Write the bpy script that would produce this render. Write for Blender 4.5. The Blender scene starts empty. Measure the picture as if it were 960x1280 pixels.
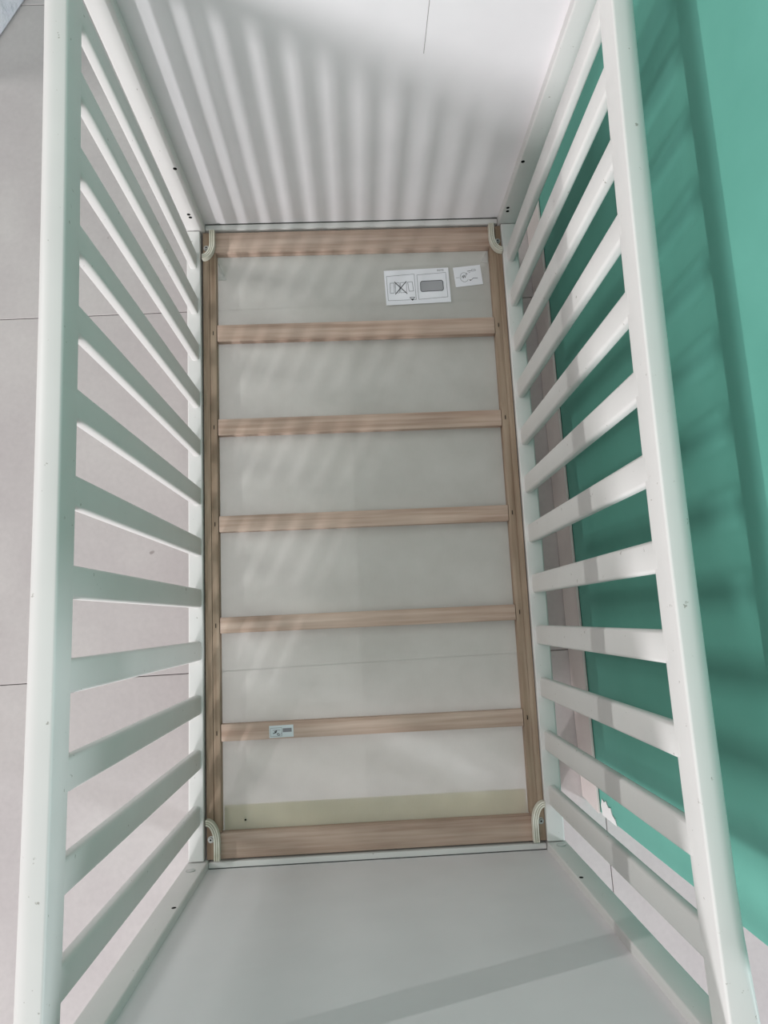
import bpy, bmesh, math, random
from mathutils import Matrix, Vector
random.seed(7)
C = bpy.context.scene.collection
SC = bpy.context.scene

# ------------------------------------------------------------------ camera
cam_d = bpy.data.cameras.new('camera')
cam = bpy.data.objects.new('camera', cam_d)
C.objects.link(cam)
cam_d.sensor_fit = 'VERTICAL'
cam_d.sensor_height = 36.0
cam_d.sensor_width = 27.0
cam_d.lens = 36.0 * 874.724 / 1280
cam_d.clip_start = 0.02
cam.matrix_world = Matrix(((0.99845513, 0.03976627, -0.03880727, 0.290354),
                           (-0.0451755, 0.98761009, -0.15028469, 0.410052),
                           (0.03235019, 0.15180566, 0.98788082, 1.327834),
                           (0, 0, 0, 1)))
SC.camera = cam

# ------------------------------------------------------------------ light
SC.view_settings.view_transform = 'Standard'
SC.view_settings.look = 'None'
SC.view_settings.gamma = 1
SC.view_settings.use_curve_mapping = False
SC.view_settings.exposure = 0.0

world = bpy.data.worlds.new('room_light')
SC.world = world
world.use_nodes = True
bg = world.node_tree.nodes['Background']
bg.inputs[0].default_value = (0.97, 0.97, 1.0, 1)
bg.inputs[1].default_value = 0.22


def area(name, loc, aim, sx, sy, power, col, along=(0, 1, 0)):
    l = bpy.data.lights.new(name, 'AREA')
    l.shape = 'RECTANGLE'
    l.size, l.size_y = sx, sy
    l.energy = power
    l.color = col
    o = bpy.data.objects.new(name, l)
    C.objects.link(o)
    z = (Vector(loc) - Vector(aim)).normalized()
    x = Vector(along)                                   # direction of the first side
    x = (x - z * x.dot(z)).normalized()
    y = z.cross(x)
    o.matrix_world = Matrix(((x.x, y.x, z.x, loc[0]), (x.y, y.y, z.y, loc[1]),
                             (x.z, y.z, z.z, loc[2]), (0, 0, 0, 1)))
    return o


area('tube_light', (-4.2, 2.0, 2.2), (0.3, 0.6, 0.2), 1.2, 0.03, 72, (0.98, 1.0, 0.97))
area('far_lamp', (-2.6, -5.0, 1.98), (0.3, 1.0, 0.3), 0.17, 0.7, 150, (1.0, 0.98, 1.0), (1, -0.5, 0))
area('near_left_fill', (-2.0, -4.5, 1.82), (0.3, 0.6, 0.1), 2.2, 0.7, 158, (1.0, 0.98, 1.0), (1, -0.5, 0))  # added soft fill for faces turned near and left, no real window
area('ceiling_bounce_fill', (-0.4, 0.5, 2.7), (-0.4, 0.5, 0.0), 3.0, 3.0, 29, (1.0, 1.0, 0.97))  # added overhead fill in place of ceiling bounce, brightens base and floor
area('doorway_light', (2.75, -1.12, 0.95), (0.0, 0.35, 0.3), 0.3, 0.5, 38, (0.9, 0.95, 1.0), (1, 2, 0))


# ------------------------------------------------------------------ materials
def lin(r, g, b):
    f = lambda c: c / 12.92 if c <= 0.04045 else ((c + 0.055) / 1.055) ** 2.4
    return (f(r / 255), f(g / 255), f(b / 255), 1)


class Mat:
    def __init__(s, name, col, rough=0.5, spec=0.4):
        s.m = bpy.data.materials.new(name)
        s.m.use_nodes = True
        s.t = s.m.node_tree
        s.b = s.t.nodes['Principled BSDF']
        s.b.inputs['Base Color'].default_value = col
        s.b.inputs['Roughness'].default_value = rough
        s.b.inputs['Specular IOR Level'].default_value = spec

    def n(s, kind, **kw):
        nd = s.t.nodes.new(kind)
        for k, v in kw.items():
            if k.startswith('i_'):
                nd.inputs[k[2:].replace('_', ' ')].default_value = v
            else:
                setattr(nd, k, v)
        return nd

    def link(s, a, b):
        s.t.links.new(a, b)

    def coords(s, scale):
        tc = s.n('ShaderNodeTexCoord')
        mp = s.n('ShaderNodeMapping')
        mp.inputs['Scale'].default_value = scale
        s.link(tc.outputs['Object'], mp.inputs['Vector'])
        return mp.outputs['Vector']

    def noise(s, scale, sc=5.0, detail=4.0, rough=0.55):
        nz = s.n('ShaderNodeTexNoise')
        nz.inputs['Scale'].default_value = sc
        nz.inputs['Detail'].default_value = detail
        nz.inputs['Roughness'].default_value = rough
        s.link(s.coords(scale), nz.inputs['Vector'])
        return nz.outputs['Fac']

    def ramp(s, fac, stops):
        r = s.n('ShaderNodeValToRGB')
        e = r.color_ramp.elements
        e[0].position, e[0].color = stops[0]
        e[1].position, e[1].color = stops[-1]
        for p, c in stops[1:-1]:
            x = e.new(p)
            x.color = c
        s.link(fac, r.inputs['Fac'])
        return r.outputs['Color']

    def mix(s, fac, a, b):
        m = s.n('ShaderNodeMix', data_type='RGBA')
        if isinstance(fac, float):
            m.inputs[0].default_value = fac
        else:
            s.link(fac, m.inputs[0])
        for idx, v in ((6, a), (7, b)):
            if isinstance(v, tuple):
                m.inputs[idx].default_value = v
            else:
                s.link(v, m.inputs[idx])
        return m.outputs[2]

    def base(s, col):
        s.link(col, s.b.inputs['Base Color'])

    def bump(s, fac, strength, dist=0.002):
        b = s.n('ShaderNodeBump')
        b.inputs['Strength'].default_value = strength
        b.inputs['Distance'].default_value = dist
        s.link(fac, b.inputs['Height'])
        s.link(b.outputs['Normal'], s.b.inputs['Normal'])


def paint(name, col, wear=0.70):
    m = Mat(name, col, 0.46, 0.3)
    soft = m.ramp(m.noise((1, 1, 1), 9, 3), [(0.3, tuple(c * 0.95 for c in col[:3]) + (1,)), (0.7, col)])
    oi = m.n('ShaderNodeObjectInfo')
    tc = m.n('ShaderNodeTexCoord')
    off = m.n('ShaderNodeVectorMath', operation='MULTIPLY_ADD')
    cx = m.n('ShaderNodeCombineXYZ')
    for k in range(3):
        m.link(oi.outputs['Random'], cx.inputs[k])
    m.link(cx.outputs[0], off.inputs[0])
    off.inputs[1].default_value = (17, 31, 23)
    m.link(tc.outputs['Object'], off.inputs[2])
    nz = m.n('ShaderNodeTexNoise')
    nz.inputs['Scale'].default_value = 95
    nz.inputs['Detail'].default_value = 3
    nz.inputs['Roughness'].default_value = 0.6
    m.link(off.outputs[0], nz.inputs['Vector'])
    specks = m.ramp(nz.outputs['Fac'], [(wear, (0, 0, 0, 1)), (wear + 0.04, (0.6, 0.6, 0.6, 1))])
    m.base(m.mix(specks, soft, lin(120, 112, 98)))
    m.bump(m.noise((1, 1, 1), 60, 3), 0.08, 0.001)
    return m.m


def wood(name, dark, mid, light, axis):
    """Grain runs along the given axis."""
    m = Mat(name, mid, 0.62, 0.2)
    st = [38, 38, 38]
    st[axis] = 2.2
    st2 = [150, 150, 150]
    st2[axis] = 5
    w = m.noise(tuple(st), 1.0, 5, 0.6)
    f = m.noise(tuple(st2), 1.0, 3, 0.5)
    a = m.ramp(w, [(0.32, dark), (0.5, mid), (0.68, light)])
    b = m.ramp(f, [(0.35, dark), (0.62, light)])
    c = m.mix(0.3, a, b)
    blot = m.ramp(m.noise((1, 1, 1), 7, 2), [(0.35, (0.86, 0.86, 0.86, 1)), (0.65, (1, 1, 1, 1))])
    mm = m.n('ShaderNodeMix', data_type='RGBA', blend_type='MULTIPLY')
    mm.inputs[0].default_value = 1
    m.link(c, mm.inputs[6])
    m.link(blot, mm.inputs[7])
    m.base(mm.outputs[2])
    m.bump(f, 0.15, 0.0008)
    return m.m


PAINT = paint('white_paint', lin(223, 221, 219))
PANEL = paint('panel_paint', lin(232, 229, 231), 0.80)
WOOD_Y = wood('beech_stile', lin(134, 110, 92), lin(164, 142, 122), lin(188, 168, 150), 1)
WOOD_X = wood('beech_bar', lin(166, 138, 122), lin(197, 171, 155), lin(218, 196, 182), 0)
PLY = wood('pale_ply', lin(214, 194, 140), lin(226, 208, 154), lin(234, 220, 172), 0)


def laminated():
    m = Mat('laminated_ply', lin(222, 218, 196), 0.5, 0.3)
    m.base(m.ramp(m.noise((1, 1, 1), 30, 2), [(0.35, lin(208, 204, 188)), (0.65, lin(226, 224, 212))]))
    return m.m


LAM = laminated()
LAM_D = Mat('laminated_ply_seam', lin(142, 130, 100), 0.6).m
METAL = Mat('zinc_metal', lin(190, 192, 190), 0.3)
METAL.b.inputs['Metallic'].default_value = 0.9
METAL = METAL.m
DARK = Mat('dark_hole', lin(22, 22, 22), 0.8, 0.1).m
GAP = Mat('panel_gap', lin(74, 74, 70), 0.8, 0.1).m
CRACK = Mat('paint_crack', lin(150, 148, 146), 0.8, 0.1).m


def paper(name, col):
    m = Mat(name, col, 0.6, 0.2)
    m.bump(m.noise((1, 1, 1), 40, 2), 0.1, 0.001)
    return m.m


PAPER = paper('label_paper', lin(240, 240, 246))
PAPER2 = paper('label_paper_grey', lin(214, 222, 226))
INK = Mat('label_ink', lin(58, 58, 62), 0.7, 0.1).m
INK_L = Mat('label_ink_light', lin(140, 140, 145), 0.7, 0.1).m
INK_G = Mat('label_ink_grey', lin(166, 166, 170), 0.7, 0.1).m


def fabric():
    m = Mat('sheer_fabric', lin(205, 203, 195), 0.9, 0.1)
    col = m.ramp(m.noise((1, 1, 1), 14, 4), [(0.3, lin(234, 232, 226)), (0.7, lin(245, 243, 238))])
    wv = m.n('ShaderNodeTexWave', wave_type='BANDS', bands_direction='X')
    wv.inputs['Scale'].default_value = 160
    wv.inputs['Distortion'].default_value = 2.5
    m.link(m.coords((1, 1, 1)), wv.inputs['Vector'])
    weave = m.ramp(wv.outputs['Fac'], [(0.0, (0.96, 0.96, 0.96, 1)), (1.0, (1, 1, 1, 1))])
    mm = m.n('ShaderNodeMix', data_type='RGBA', blend_type='MULTIPLY')
    mm.inputs[0].default_value = 1
    m.link(col, mm.inputs[6])
    m.link(weave, mm.inputs[7])
    d = m.n('ShaderNodeBsdfDiffuse')
    m.link(mm.outputs[2], d.inputs['Color'])
    tl = m.n('ShaderNodeBsdfTranslucent')
    m.link(mm.outputs[2], tl.inputs['Color'])
    mx = m.n('ShaderNodeMixShader')
    mx.inputs[0].default_value = 0.25
    m.link(d.outputs[0], mx.inputs[1])
    m.link(tl.outputs[0], mx.inputs[2])
    tr = m.n('ShaderNodeBsdfTransparent')
    mx2 = m.n('ShaderNodeMixShader')
    mx2.inputs[0].default_value = 0.62
    m.link(tr.outputs[0], mx2.inputs[1])
    m.link(mx.outputs[0], mx2.inputs[2])
    m.link(mx2.outputs[0], m.t.nodes['Material Output'].inputs['Surface'])
    return m.m


FABRIC = fabric()


def clear_tape():
    m = Mat('clear_tape', lin(225, 225, 222), 0.25, 0.5)
    m.b.inputs['Alpha'].default_value = 0.5
    m.bump(m.noise((1, 1, 1), 90, 3), 0.8, 0.002)
    return m.m


TAPE = clear_tape()


def tile_mat():
    m = Mat('floor_tile', lin(200, 194, 193), 0.55, 0.3)
    big = m.ramp(m.noise((1, 1, 1), 3.2, 6, 0.6), [(0.3, lin(188, 180, 180)), (0.5, lin(196, 189, 188)), (0.72, lin(204, 198, 196))])
    fine = m.ramp(m.noise((1, 1, 1), 90, 3), [(0.3, (0.94, 0.94, 0.94, 1)), (0.7, (1, 1, 1, 1))])
    mm = m.n('ShaderNodeMix', data_type='RGBA', blend_type='MULTIPLY')
    mm.inputs[0].default_value = 1
    m.link(big, mm.inputs[6])
    m.link(fine, mm.inputs[7])
    spots = m.ramp(m.noise((1, 1, 1), 24, 2, 0.3), [(0.79, (0, 0, 0, 1)), (0.81, (0.6, 0.6, 0.6, 1))])
    m.base(m.mix(spots, mm.outputs[2], lin(120, 108, 104)))
    return m.m


TILE = tile_mat()
SKIRT = Mat('skirting_tile', lin(222, 211, 207), 0.5, 0.3)
SKIRT.base(SKIRT.ramp(SKIRT.noise((1, 1, 1), 8, 4), [(0.3, lin(214, 202, 199)), (0.7, lin(226, 216, 212))]))
SKIRT = SKIRT.m
GROUT = Mat('grout', lin(86, 80, 76), 0.9, 0.1).m
PLASTER = Mat('bare_plaster', lin(240, 238, 236), 0.9, 0.1).m


def wall_mat():
    m = Mat('green_wall_paint', lin(104, 172, 157), 0.62, 0.25)
    m.base(m.ramp(m.noise((1, 1, 1), 6, 5), [(0.3, lin(99, 166, 151)), (0.7, lin(108, 176, 161))]))
    m.bump(m.noise((1, 1, 1), 180, 3), 0.12, 0.001)
    return m.m


WALL = wall_mat()


def wrap_mat():
    m = Mat('pale_wrapping', lin(214, 214, 226), 0.3, 0.5)
    m.base(m.ramp(m.noise((1, 1, 1), 20, 4), [(0.3, lin(222, 222, 236)), (0.7, lin(240, 240, 248))]))
    m.bump(m.noise((1, 1, 1), 28, 4), 0.5, 0.01)
    return m.m


WRAP = wrap_mat()


# ------------------------------------------------------------------ mesh helpers
def link(name, me, mat, parent=None, smooth=False):
    o = bpy.data.objects.new(name, me)
    C.objects.link(o)
    if parent:
        o.parent = parent
    mats = mat if isinstance(mat, (list, tuple)) else [mat]
    if not me.materials:
        for m in mats:
            me.materials.append(m)
    if smooth:
        for p in me.polygons:
            p.use_smooth = True
        try:
            me.set_sharp_from_angle(angle=math.radians(38))
        except Exception:
            pass
    return o


def finish(bm, name):
    bmesh.ops.recalc_face_normals(bm, faces=bm.faces)
    me = bpy.data.meshes.new(name)
    bm.to_mesh(me)
    bm.free()
    return me


def box_bm(x0, x1, y0, y1, z0, z1, bevel=0.0, seg=2, bm=None):
    bm2 = bmesh.new()
    vs = [bm2.verts.new((x, y, z)) for x in (x0, x1) for y in (y0, y1) for z in (z0, z1)]
    for f in ((0, 1, 3, 2), (4, 6, 7, 5), (0, 4, 5, 1), (2, 3, 7, 6), (0, 2, 6, 4), (1, 5, 7, 3)):
        bm2.faces.new([vs[i] for i in f])
    bmesh.ops.recalc_face_normals(bm2, faces=bm2.faces)
    if bevel:
        bmesh.ops.bevel(bm2, geom=list(bm2.edges), offset=bevel, segments=seg, affect='EDGES', profile=0.6)
    if bm is None:
        return bm2
    me = bpy.data.meshes.new('tmp')
    bm2.to_mesh(me)
    bm2.free()
    bm.from_mesh(me)
    bpy.data.meshes.remove(me)
    return bm


def box(name, b, mat, parent=None, bevel=0.002, seg=2):
    return link(name, finish(box_bm(*b, bevel=bevel, seg=seg), name), mat, parent, smooth=bevel > 0)


def loft(rings, closed_ends=True):
    """rings: lists of 3-D points with equal counts."""
    bm = bmesh.new()
    R = [[bm.verts.new(p) for p in r] for r in rings]
    n = len(R[0])
    for a, b in zip(R[:-1], R[1:]):
        for i in range(n):
            bm.faces.new((a[i], a[(i + 1) % n], b[(i + 1) % n], b[i]))
    if closed_ends:
        bm.faces.new(R[0])
        bm.faces.new(list(reversed(R[-1])))
    return bm


def cyl_bm(c, axis, r, h, n=20, bm=None, r2=None):
    """Solid disc from c along a unit axis."""
    bm = bm or bmesh.new()
    ax = Vector(axis).normalized()
    u = ax.orthogonal().normalized()
    v = ax.cross(u)
    c = Vector(c)
    r2 = r if r2 is None else r2
    A = [bm.verts.new(c + (u * math.cos(t) + v * math.sin(t)) * r) for t in [2 * math.pi * i / n for i in range(n)]]
    B = [bm.verts.new(c + ax * h + (u * math.cos(t) + v * math.sin(t)) * r2) for t in [2 * math.pi * i / n for i in range(n)]]
    for i in range(n):
        bm.faces.new((A[i], A[(i + 1) % n], B[(i + 1) % n], B[i]))
    bm.faces.new(list(reversed(A)))
    bm.faces.new(B)
    return bm


def rounded(x0, x1, z0, z1, r00, r10, r11, r01, n=5):
    """Closed outline of a rectangle with its own radius at each corner, counter-clockwise."""
    pts = []
    for cx, cz, r, a0 in ((x0 + r00, z0 + r00, r00, 180), (x1 - r10, z0 + r10, r10, 270),
                          (x1 - r11, z1 - r11, r11, 0), (x0 + r01, z1 - r01, r01, 90)):
        for k in range(n + 1):
            t = math.radians(a0 + 90 * k / n)
            pts.append((cx + r * math.cos(t), cz + r * math.sin(t)))
    return pts


# ------------------------------------------------------------------ the room
FZ = -0.2
ROOM = 0.0147                      # the room stands a little askew to the cot
WX = 0.745                         # face of the wall


def room(o):
    o.rotation_euler = (0, 0, ROOM)
    o['kind'] = 'structure'
    return o


floor = room(box('floor', (-3.0, 3.0, -2.6, 4.6, FZ - 0.06, FZ - 0.004), GROUT, None, 0))
rows = [-0.495 - 1.62, -0.495 - 0.81, -0.495, 0.315, 1.125, 1.935, 2.745, 3.555]
cols = [-2.455, -0.835, 0.785, 2.405]
tm = finish(box_bm(0.0008, 1.6192, 0.0008, 0.8092, -0.02, 0, bevel=0.0008, seg=1), 'tile')
for cx in cols[:-1]:
    for ry in rows[:-1]:
        t = link('tile', tm, TILE, floor)
        t.location = (cx, ry, FZ)

wall = room(box('wall_right', (WX, WX + 0.13, 0.004, 4.4, FZ, 2.3), WALL, None, 0.002))
# broken plaster at the foot of the wall's free corner
random.seed(3)
bm = bmesh.new()
pts = [(0.003, -0.090), (0.020, -0.094), (0.034, -0.086), (0.030, -0.074), (0.035, -0.064),
       (0.026, -0.052), (0.028, -0.040), (0.017, -0.033), (0.013, -0.020), (0.003, -0.012)]
fr = [bm.verts.new((WX - 0.0014, y, z)) for y, z in pts]
bk = [bm.verts.new((WX + 0.002, y, z)) for y, z in pts]
bm.faces.new(fr)
for i in range(len(pts)):
    j = (i + 1) % len(pts)
    bm.faces.new((fr[i], fr[j], bk[j], bk[i]))
link('plaster_patch', finish(bm, 'plaster_patch'), PLASTER, wall)['label'] = 'chipped patch of bare white plaster'

base = room(box('baseboard_right', (WX - 0.002, WX + 0.001, 0.012, 4.39, FZ + 0.001, FZ + 0.096), GROUT, None, 0))
ys = [0.006, 0.60, 1.41, 2.22, 3.03, 4.38]
for a, b in zip(ys[:-1], ys[1:]):
    bm = box_bm(WX - 0.0065, WX - 0.001, a + 0.001, b - 0.001, FZ + 0.0025, FZ + 0.1, bevel=0.001, seg=1)
    if a < 0.1:                    # ragged, snapped end
        for v in bm.verts:
            if v.co.y < 0.02:
                v.co.y += 0.006 * math.sin(v.co.z * 150)
    link('skirting_tile', finish(bm, 'skirting_tile'), SKIRT, base)

# the wrapped slab beyond the far left corner
slab = bpy.data.objects.new('wrapped_bundle', None)
C.objects.link(slab)
slab.location = (-0.585, 1.715, FZ)
slab.rotation_euler = (0, 0, math.atan2(0.12, 0.067))
slab['label'] = 'pale bluish wrapped bundle standing on the tiles beyond the far left cot corner'
slab['category'] = 'bundle'
bm = box_bm(0, 0.9, 0, 0.45, 0, 0.6, bevel=0.02, seg=3)
for v in bm.verts:                       # the wrapped front slopes back
    if v.co.y < 0.2:
        v.co.y += 0.34 * v.co.z
link('wrapping', finish(bm, 'wrapping'), WRAP, slab, True)

# ------------------------------------------------------------------ the cot
cot = bpy.data.objects.new('baby_cot', None)
C.objects.link(cot)
cot.location = (0.3, 0.6, FZ)
cot['label'] = 'white slatted wooden baby cot with a bare beech and fabric base'
cot['category'] = 'cot'
OFF = Vector((-0.3, -0.6, -FZ))


def part(name, me, mat, smooth=False, parent=None):
    o = link(name, me, mat, parent or cot, smooth)
    if parent is None:
        o.location = OFF
    return o


def pbox(name, b, mat, bevel=0.002, seg=2, parent=None):
    return part(name, finish(box_bm(*b, bevel=bevel, seg=seg), name), mat, bevel > 0, parent)


bow = lambda y: 1 - ((y - 0.6) / 0.6) ** 2
ZB = 0.0075
LB = lambda y: -0.0108 + 0.0070 * bow(y)                                 # left slats, inner face at the bottom
LT = lambda y: -0.0108 + 0.0052 * bow(y) - 0.0012 * (y - 0.6)            # and at the top
RB = lambda y: 0.6175 - 0.0010 * bow(y)
RT = lambda y: 0.6139 - 0.0082 * bow(y) - 0.0056 * (y - 0.6)
ZTL, ZTR = 0.590, 0.587
YS = [0.002 + 1.196 * i / 26 for i in range(27)]


def side_rail(inner, sgn, z0, z1, th, r_in, r_out, flat_end):
    rings = []
    for y in YS:
        k = 1.0
        if flat_end and y < 0.11:
            k = max(0.12, (y - 0.0) / 0.11) ** 0.8
        ro = r_out * k
        sec = rounded(0, th, z0, z1, 0.003, 0.004, ro, r_in, 5)
        rings.append([(inner(y) + sgn * x, y, z) for x, z in sec])
    return loft(rings)


# top rails: flat inside face, bull-nosed outer edge
part('top_rail', finish(side_rail(LT, -1, ZTL - 0.002, 0.629, 0.032, 0.003, 0.017, False), 'top_rail'), PAINT, True)
part('top_rail', finish(side_rail(lambda y: RT(y), 1, ZTR - 0.002, 0.626, 0.031, 0.003, 0.017, True), 'top_rail'), PAINT, True)
# bottom rails
part('bottom_rail', finish(side_rail(lambda y: -0.0035 + 0.002 * bow(y), -1, -0.026, ZB, 0.027, 0.002, 0.003, False), 'bottom_rail'), PAINT, True)
part('bottom_rail', finish(side_rail(lambda y: 0.6085 + 0.002 * bow(y), 1, -0.026, ZB, 0.032, 0.002, 0.003, False), 'bottom_rail'), PAINT, True)

# slats: one mesh for all, origin at the foot of the inner face
sec = rounded(-0.014, 0, -0.0177, 0.0177, 0.0045, 0.0045, 0.0045, 0.0045, 3)
slat_me = finish(loft([[(x, y, z) for x, y in sec] for z in (-0.004, 0.15, 0.3, 0.45, 0.586)]), 'slat')
for i in range(12):
    y = 1.1173 - 0.0961 * i + 0.0177
    o = part('slat', slat_me, PAINT, i == 0)
    o.location = OFF + Vector((LB(y), y, ZB))
    o.rotation_euler = (0, math.atan2(LT(y) - LB(y), ZTL - ZB), 0)
for i in range(12):
    y = 1.1150 - 0.0957 * i + 0.0177
    o = part('slat', slat_me, PAINT)
    o.location = OFF + Vector((RB(y), y, ZB))
    o.rotation_euler = (0, -math.atan2(RT(y) - RB(y), ZTR - ZB), math.pi)

# end frames: posts, ledge, panel, top cross rail
POST_T = 0.66
for end in (0, 1):
    ya, yb = (1.2, 1.235) if end else (-0.035, 0.0)
    yp0, yp1 = (1.2155, 1.2225) if end else (-0.0205, -0.0135)
    for sx in (0, 1):
        if end:
            xa, xb = (0.6035, 0.6405) if sx else (-0.030, 0.0055)
        else:
            xa, xb = (0.6085, 0.6435) if sx else (-0.033, 0.0035)
        if sx == 1:
            zt = 0.626
        else:
            zt = 0.629
        post = pbox('post', (xa, xb, ya, yb, FZ, POST_T if end else zt), PAINT, 0.003, 3)
        d = -1 if end else 1
        yf = 1.2 if end else 0.0
        if end:
            hs = ((0.601, 0.203), (0.612, 0.062), (0.614, 0.050)) if sx else ((-0.002, 0.203), (-0.012, 0.064), (-0.011, 0.054))
        else:
            hs = ((0.615, 0.181),) if sx else ((-0.004, 0.203),)
        for hx, hz in hs:
            hx = min(max(hx, xa + 0.006), xb - 0.006)
            part('screw_hole', finish(cyl_bm((hx, yf - d * 0.002, hz), (0, d, 0), 0.0034, 0.0023, 14), 'screw_hole'), DARK, False, post)
        if not end:
            fx, fz = (0.6275, 0.026) if sx else (-0.017, 0.046)
            cap = part('fitting_cap', finish(cyl_bm((fx, -0.001, fz), (0, 1, 0), 0.008, 0.0022, 20), 'fitting_cap'), METAL, True, post)
            cap['label'] = 'round metal fitting'
    xl, xr = (0.0055, 0.6035) if end else (0.0035, 0.6085)
    panel = pbox('end_panel', (xl, xr, yp0, yp1, -0.02, 0.632 if end else 0.600), PANEL, 0)
    # ledge under the panel, a dark gap where the panel drops into it
    if end:
        pbox('panel_ledge', (xl + 0.0005, xr - 0.0005, 1.2035, 1.232, -0.075, 0.0015), PAINT, 0.002)
        part('panel_gap', finish(box_bm(xl + 0.001, xr - 0.001, 1.2140, 1.2160, 0.0005, 0.0032), 'panel_gap'), GAP, False, panel)
        part('paint_crack', finish(box_bm(0.4130, 0.4137, 1.2150, 1.2160, 0.43, 0.60), 'paint_crack'), CRACK, False, panel)
    else:
        pbox('panel_ledge', (xl + 0.0005, xr - 0.0005, -0.032, -0.0025, -0.075, 0.0015), PAINT, 0.002)
        part('panel_gap', finish(box_bm(xl + 0.001, xr - 0.001, -0.0140, -0.0122, 0.0005, 0.0028), 'panel_gap'), GAP, False, panel)
    pbox('cross_rail', (xl + 0.0005, xr - 0.0005, ya + 0.002, yb - 0.002, 0.628 if end else 0.590, POST_T if end else 0.6255), PAINT, 0.004, 3)

# the base: beech stiles, end rails and bars round a sheer cloth
FT = 0.022
for x0, x1, xi in ((0.0008, 0.0265, 0.0135), (0.5835, 0.6085, 0.5975)):
    left = x0 < 0.1
    a, b = (x0, xi) if left else (xi, x1)
    pbox('stile', (a, b, 0.0015, 1.1985, -FT, 0), WOOD_Y, 0.0012)
    a, b = (xi, x1) if left else (x0, xi)
    o = pbox('stile_lip', (a + 0.0004, b, 0.046, 1.155, -FT, -0.0008 if left else -0.0015), WOOD_Y, 0.001)
pbox('base_end_rail', (0.0140, 0.5965, 1.1555, 1.1985, -FT, -0.0012), WOOD_X, 0.0015)
pbox('base_end_rail', (0.0140, 0.5965, 0.0015, 0.0445, -FT, -0.0012), WOOD_X, 0.0015)
lath = pbox('base_lath', (0.0275, 0.5825, 0.0400, 0.0850, -FT - 0.0100, -FT - 0.0042), PLY, 0.001)
lath['label'] = 'pale yellowish lath under the near end of the cloth'
part('nail', finish(cyl_bm((0.066, 0.060, -FT - 0.0002), (0, 0, 1), 0.0018, 0.0008, 10), 'nail'), DARK, False, lath)
bars = [(0.967, 1.0015), (0.7755, 0.808), (0.586, 0.617), (0.396, 0.4255), (0.202, 0.2325)]
bar_objs = []
for a, b in bars:
    w = (b - a) / 2
    me = finish(box_bm(0.0272, 0.5830, a, b, -FT + 0.004, -0.002, bevel=0.0015), 'base_bar')
    o = part('base_bar', me, WOOD_X, True)
    bar_objs.append(o)
    for nx in (0.0200, 0.5905):
        nb = box_bm(nx - 0.0006, nx + 0.0006, (a + b) / 2 - 0.004, (a + b) / 2 + 0.004, -0.002, -0.0002)
        part('staple', finish(nb, 'staple'), DARK, False, o)
# added hidden battens blocking floor light so the joint round the base darkens
for sx_, sy_ in (((-0.0015, 0.012), (0.012, 1.188)), ((0.5975, 0.6105), (0.012, 1.188)),
                 ((0.0055, 0.6035), (-0.003, 0.010)), ((0.0055, 0.6035), (1.190, 1.2040))):
    pbox('joint_light_stop', (sx_[0], sx_[1], sy_[0], sy_[1], -0.046, -FT - 0.0045), PAINT, 0.001)
# cloth with a slight sag and ripple
bm = bmesh.new()
NX, NY = 40, 80
grid = []
for j in range(NY + 1):
    row = []
    for i in range(NX + 1):
        u, v = i / NX, j / NY
        s = min(1, 6 * min(u, 1 - u)) * min(1, 8 * min(v, 1 - v))
        z = -FT - 0.0005 - s * (0.0006 * math.sin(u * 9 + 3 * v) + 0.0006 * math.sin(v * 31 + u * 4) + 0.0012)
        row.append(bm.verts.new((0.012 + 0.586 * u, 0.02 + 1.16 * v, z)))
    grid.append(row)
for j in range(NY):
    for i in range(NX):
        bm.faces.new((grid[j][i], grid[j][i + 1], grid[j + 1][i + 1], grid[j + 1][i]))
cloth = part('base_cloth', finish(bm, 'base_cloth'), FABRIC, True)
cloth['label'] = 'sheer grey cloth stretched under the bars'
ZC = -FT - 0.0012

for tri in (((0.027, 1.1065), (0.044, 1.1065), (0.0275, 1.145)), ((0.5665, 1.130), (0.582, 1.129), (0.5825, 1.158))):
    bm = bmesh.new()
    lo = [bm.verts.new((x, y, ZC + 0.0010)) for x, y in tri]
    hi = [bm.verts.new((x, y, ZC + 0.0022)) for x, y in tri]
    bm.faces.new(hi)
    bm.faces.new(list(reversed(lo)))
    for i in range(3):
        j = (i + 1) % 3
        bm.faces.new((lo[i], lo[j], hi[j], hi[i]))
    part('tape_patch', finish(bm, 'tape_patch'), TAPE, False, cloth)


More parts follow.
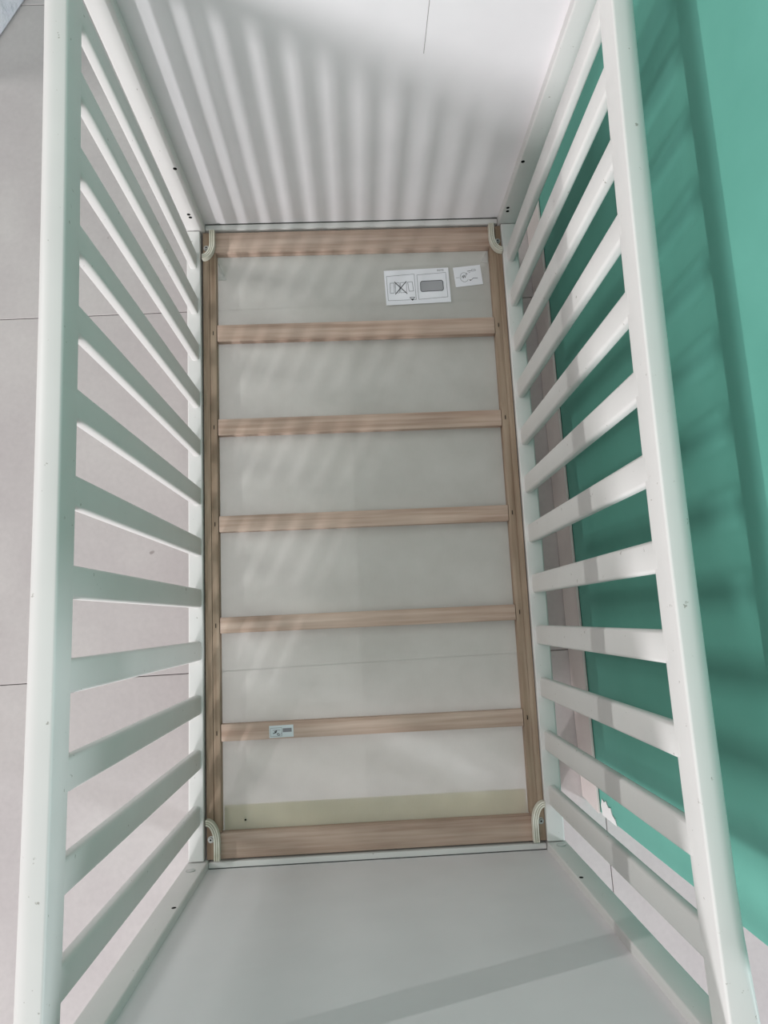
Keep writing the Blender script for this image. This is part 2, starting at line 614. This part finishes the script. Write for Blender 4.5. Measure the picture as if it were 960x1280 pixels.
# corner guides: bent laminated strips standing round a bolt
def guide(cx, cy, sx, sy, dx, dy):
    """Corner (cx, cy); runs dy along the side, dx along the end, rounded between."""
    path = [(dx, 0.0), (dx, dy * 0.30)]
    n = 12
    for k in range(n + 1):
        t = math.radians(90 * k / n)
        path.append((dx * math.cos(t) ** 0.9 if k < n else 0.0005, dy * 0.42 + (dy * 0.58) * math.sin(t)))
    wth = 0.010
    P = [Vector((p[0], p[1])) for p in path]
    offs = []
    for i, p in enumerate(P):
        a = P[max(0, i - 1)]
        b = P[min(len(P) - 1, i + 1)]
        t = (b - a).normalized()
        nrm = Vector((-t.y, t.x))
        offs.append(nrm if nrm.x <= 0.2 else nrm)
    z0, z1 = 0.0002, 0.013
    layers = []
    for k0, k1, mt in ((0.0, 0.26, 0), (0.37, 0.62, 0), (0.73, 1.0, 0)):
        rings = []
        for p, nn in zip(P, offs):
            a = p + nn * wth * k0
            b = p + nn * wth * k1
            g = lambda v, z: (cx + sx * max(v.x, 0.0004), cy + sy * max(v.y, 0.0004), z)
            rings.append([g(a, z0), g(b, z0), g(b, z1), g(a, z1)])
        layers.append(loft(rings))
    bm = bmesh.new()
    for l in layers:
        me = bpy.data.meshes.new('t')
        l.to_mesh(me)
        l.free()
        bm.from_mesh(me)
        bpy.data.meshes.remove(me)
    for f in bm.faces:
        f.material_index = 0
    rings = []
    for p, nn in zip(P, offs):
        a = p + nn * wth * 0.05
        b = p + nn * wth * 0.95
        g = lambda v, z: (cx + sx * max(v.x, 0.0004), cy + sy * max(v.y, 0.0004), z)
        rings.append([g(a, z0), g(b, z0), g(b, z1 - 0.0014), g(a, z1 - 0.0014)])
    core = loft(rings)
    for f in core.faces:
        f.material_index = 1
    me = bpy.data.meshes.new('t')
    core.to_mesh(me)
    core.free()
    bm.from_mesh(me)
    bpy.data.meshes.remove(me)
    o = part('corner_guide', finish(bm, 'corner_guide'), [LAM, LAM_D])
    bx, by = cx + sx * 0.0075, cy + sy * 0.034
    b = cyl_bm((bx, by, 0.0001), (0, 0, 1), 0.0058, 0.0016, 20)
    cyl_bm((bx, by, 0.0017), (0, 0, 1), 0.0044, 0.0030, 20, b, 0.0036)
    bo = part('bolt', finish(b, 'bolt'), METAL, True, o)
    bo.parent = o
    h = cyl_bm((bx, by, 0.0035), (0, 0, 1), 0.0018, 0.00135, 6)
    hk = part('bolt_socket', finish(h, 'bolt_socket'), DARK, False, o)


guide(0.0010, 0.0018, 1, 1, 0.0245, 0.070)
guide(0.6080, 0.0018, -1, 1, 0.0245, 0.070)
guide(0.0010, 1.1982, 1, -1, 0.0255, 0.062)
guide(0.6080, 1.1982, -1, -1, 0.0255, 0.062)


# ------------------------------------------------------------------ the labels
class Ink:
    def __init__(s, o, ux, uy, w, h, z):
        s.bm = bmesh.new()
        s.o, s.ux, s.uy, s.w, s.h, s.z = Vector(o), Vector(ux), Vector(uy), w, h, z

    def p(s, u, v, dz=0.0):
        q = s.o + s.ux * (u * s.w) + s.uy * (v * s.h)
        return (q.x, q.y, s.z + dz)

    def poly(s, pts, m=0, dz=0.0):
        f = s.bm.faces.new([s.bm.verts.new(s.p(u, v, dz)) for u, v in pts])
        f.material_index = m

    def line(s, a, b, t, m=0, dz=0.0):
        A = Vector((a[0] * s.w, a[1] * s.h))
        B = Vector((b[0] * s.w, b[1] * s.h))
        d = (B - A).normalized()
        n = Vector((-d.y, d.x)) * t / 2
        q = [A + n, A - n, B - n, B + n]
        s.poly([(v.x / s.w, v.y / s.h) for v in q], m, dz)

    def lines(s, pts, t, m=0, close=False, dz=0.0):
        for a, b in zip(pts[:-1], pts[1:]):
            s.line(a, b, t, m, dz)
        if close:
            s.line(pts[-1], pts[0], t, m, dz)


def label_sheet(name, o, e, w, h, zb, mat, parent, th=0.0006):
    ux = Vector((math.cos(e), math.sin(e)))
    uy = Vector((-math.sin(e), math.cos(e)))
    bm = bmesh.new()
    lo, hi = [], []
    for u, v in ((0, 0), (1, 0), (1, 1), (0, 1)):
        q = Vector(o) + ux * (u * w) + uy * (v * h)
        lo.append(bm.verts.new((q.x, q.y, zb)))
        hi.append(bm.verts.new((q.x, q.y, zb + th)))
    bm.faces.new(hi)
    bm.faces.new(list(reversed(lo)))
    for i in range(4):
        j = (i + 1) % 4
        bm.faces.new((lo[i], lo[j], hi[j], hi[i]))
    ob = part(name, finish(bm, name), mat)
    ink = Ink(o, ux, uy, w, h, zb + th + 0.00015)
    return ob, ink


def put_ink(ob, ink):
    for f in ink.bm.faces:
        if f.normal.z < 0:
            f.normal_flip()
    me = bpy.data.meshes.new('print')
    ink.bm.to_mesh(me)
    ink.bm.free()
    part('print', me, [INK, INK_L, INK_G], False, ob)


# big pictogram sheet: crossed-out picture on the left, whole mattress on the right
ob, k = label_sheet('pictogram_sheet', (0.3675, 1.0415), 0.028, 0.1335, 0.0755, ZC + 0.0024, PAPER, cloth)
ob['label'] = 'white paper sheet with a crossed out picture and a grey mattress'
k.lines([(0.035, 0.13), (0.035, 0.83), (0.465, 0.86), (0.465, 0.12)], 0.0008, 1, True)
k.lines([(0.505, 0.12), (0.505, 0.83), (0.955, 0.86), (0.955, 0.15)], 0.0008, 1, True)
for x0, x1 in ((0.075, 0.145), (0.155, 0.225), (0.235, 0.335)):
    k.lines([(x0, 0.34), (x0 + 0.008, 0.63), (x1, 0.63), (x1 - 0.008, 0.34)], 0.0009, 1, True)
k.lines([(0.365, 0.37), (0.355, 0.64), (0.425, 0.64), (0.435, 0.37)], 0.0010, 1, True)
k.line((0.15, 0.30), (0.335, 0.66), 0.0016, 0, 0.0001)
k.line((0.15, 0.66), (0.335, 0.30), 0.0016, 0, 0.0002)
k.poly([(0.56, 0.34), (0.88, 0.34), (0.90, 0.38), (0.90, 0.60), (0.88, 0.64), (0.57, 0.64), (0.55, 0.60), (0.545, 0.38)], 2)
k.lines([(0.56, 0.34), (0.88, 0.34), (0.90, 0.38), (0.90, 0.60), (0.88, 0.64), (0.57, 0.64), (0.55, 0.60), (0.545, 0.38)], 0.0012, 0, True, 0.0001)
k.lines([(0.37, 0.19), (0.445, 0.19), (0.4075, 0.10)], 0.0010, 0, True, 0.0001)
k.poly([(0.392, 0.15), (0.424, 0.15), (0.4075, 0.10)], 0, 0.0002)
for n_ in range(4):                     # tiny figures at the top right
    x = 0.83 + 0.026 * n_
    k.lines([(x, 0.91), (x, 0.955), (x + 0.013, 0.955), (x + 0.013, 0.91)], 0.0007, 1, n_ != 2)
put_ink(ob, k)

# small sheet with a hand and magnifying circle
ob, k = label_sheet('small_sheet', (0.5125, 1.0770), 0.09, 0.0570, 0.0430, ZC + 0.0024, PAPER, cloth)
ob['label'] = 'small white paper sheet with a circled hand drawing'
circ = [(0.36 + 0.18 * math.cos(t) * 0.85, 0.45 + 0.24 * math.sin(t)) for t in [math.radians(a) for a in range(30, 345, 25)]]
k.lines(circ, 0.0008, 1)
k.lines([(0.27, 0.42), (0.30, 0.55), (0.33, 0.40), (0.36, 0.58), (0.39, 0.42), (0.44, 0.60), (0.47, 0.66)], 0.0009, 0)
k.lines([(0.05, 0.47), (0.18, 0.46)], 0.0008, 1)
k.lines([(0.84, 0.34), (0.68, 0.36), (0.56, 0.24), (0.53, 0.30), (0.60, 0.27)], 0.0010, 0)
k.lines([(0.50, 0.74), (0.64, 0.74)], 0.0011, 0)
k.lines([(0.66, 0.72), (0.66, 0.80), (0.80, 0.80), (0.80, 0.72)], 0.0008, 1, True)
k.lines([(0.54, 0.66), (0.60, 0.66)], 0.0008, 1)
put_ink(ob, k)

# sticker on the nearest bar
ob, k = label_sheet('bar_sticker', (0.1150, 0.2040), 0.012, 0.0440, 0.0215, -0.0019, PAPER2, bar_objs[4], 0.0004)
ob['label'] = 'small white sticker with a picture and a grey block'
k.lines([(0.05, 0.12), (0.05, 0.80), (0.52, 0.80), (0.52, 0.12)], 0.0006, 1, True)
k.lines([(0.14, 0.62), (0.46, 0.62)], 0.0008, 1)
k.lines([(0.15, 0.36), (0.28, 0.42), (0.31, 0.58), (0.22, 0.50), (0.28, 0.42)], 0.0013, 0)
k.lines([(0.32, 0.34), (0.40, 0.34), (0.42, 0.18), (0.34, 0.20), (0.32, 0.34)], 0.0010, 0)
k.lines([(0.46, 0.20), (0.50, 0.38)], 0.0006, 1)
k.poly([(0.56, 0.42), (0.93, 0.42), (0.93, 0.74), (0.56, 0.74)], 1)
put_ink(ob, k)
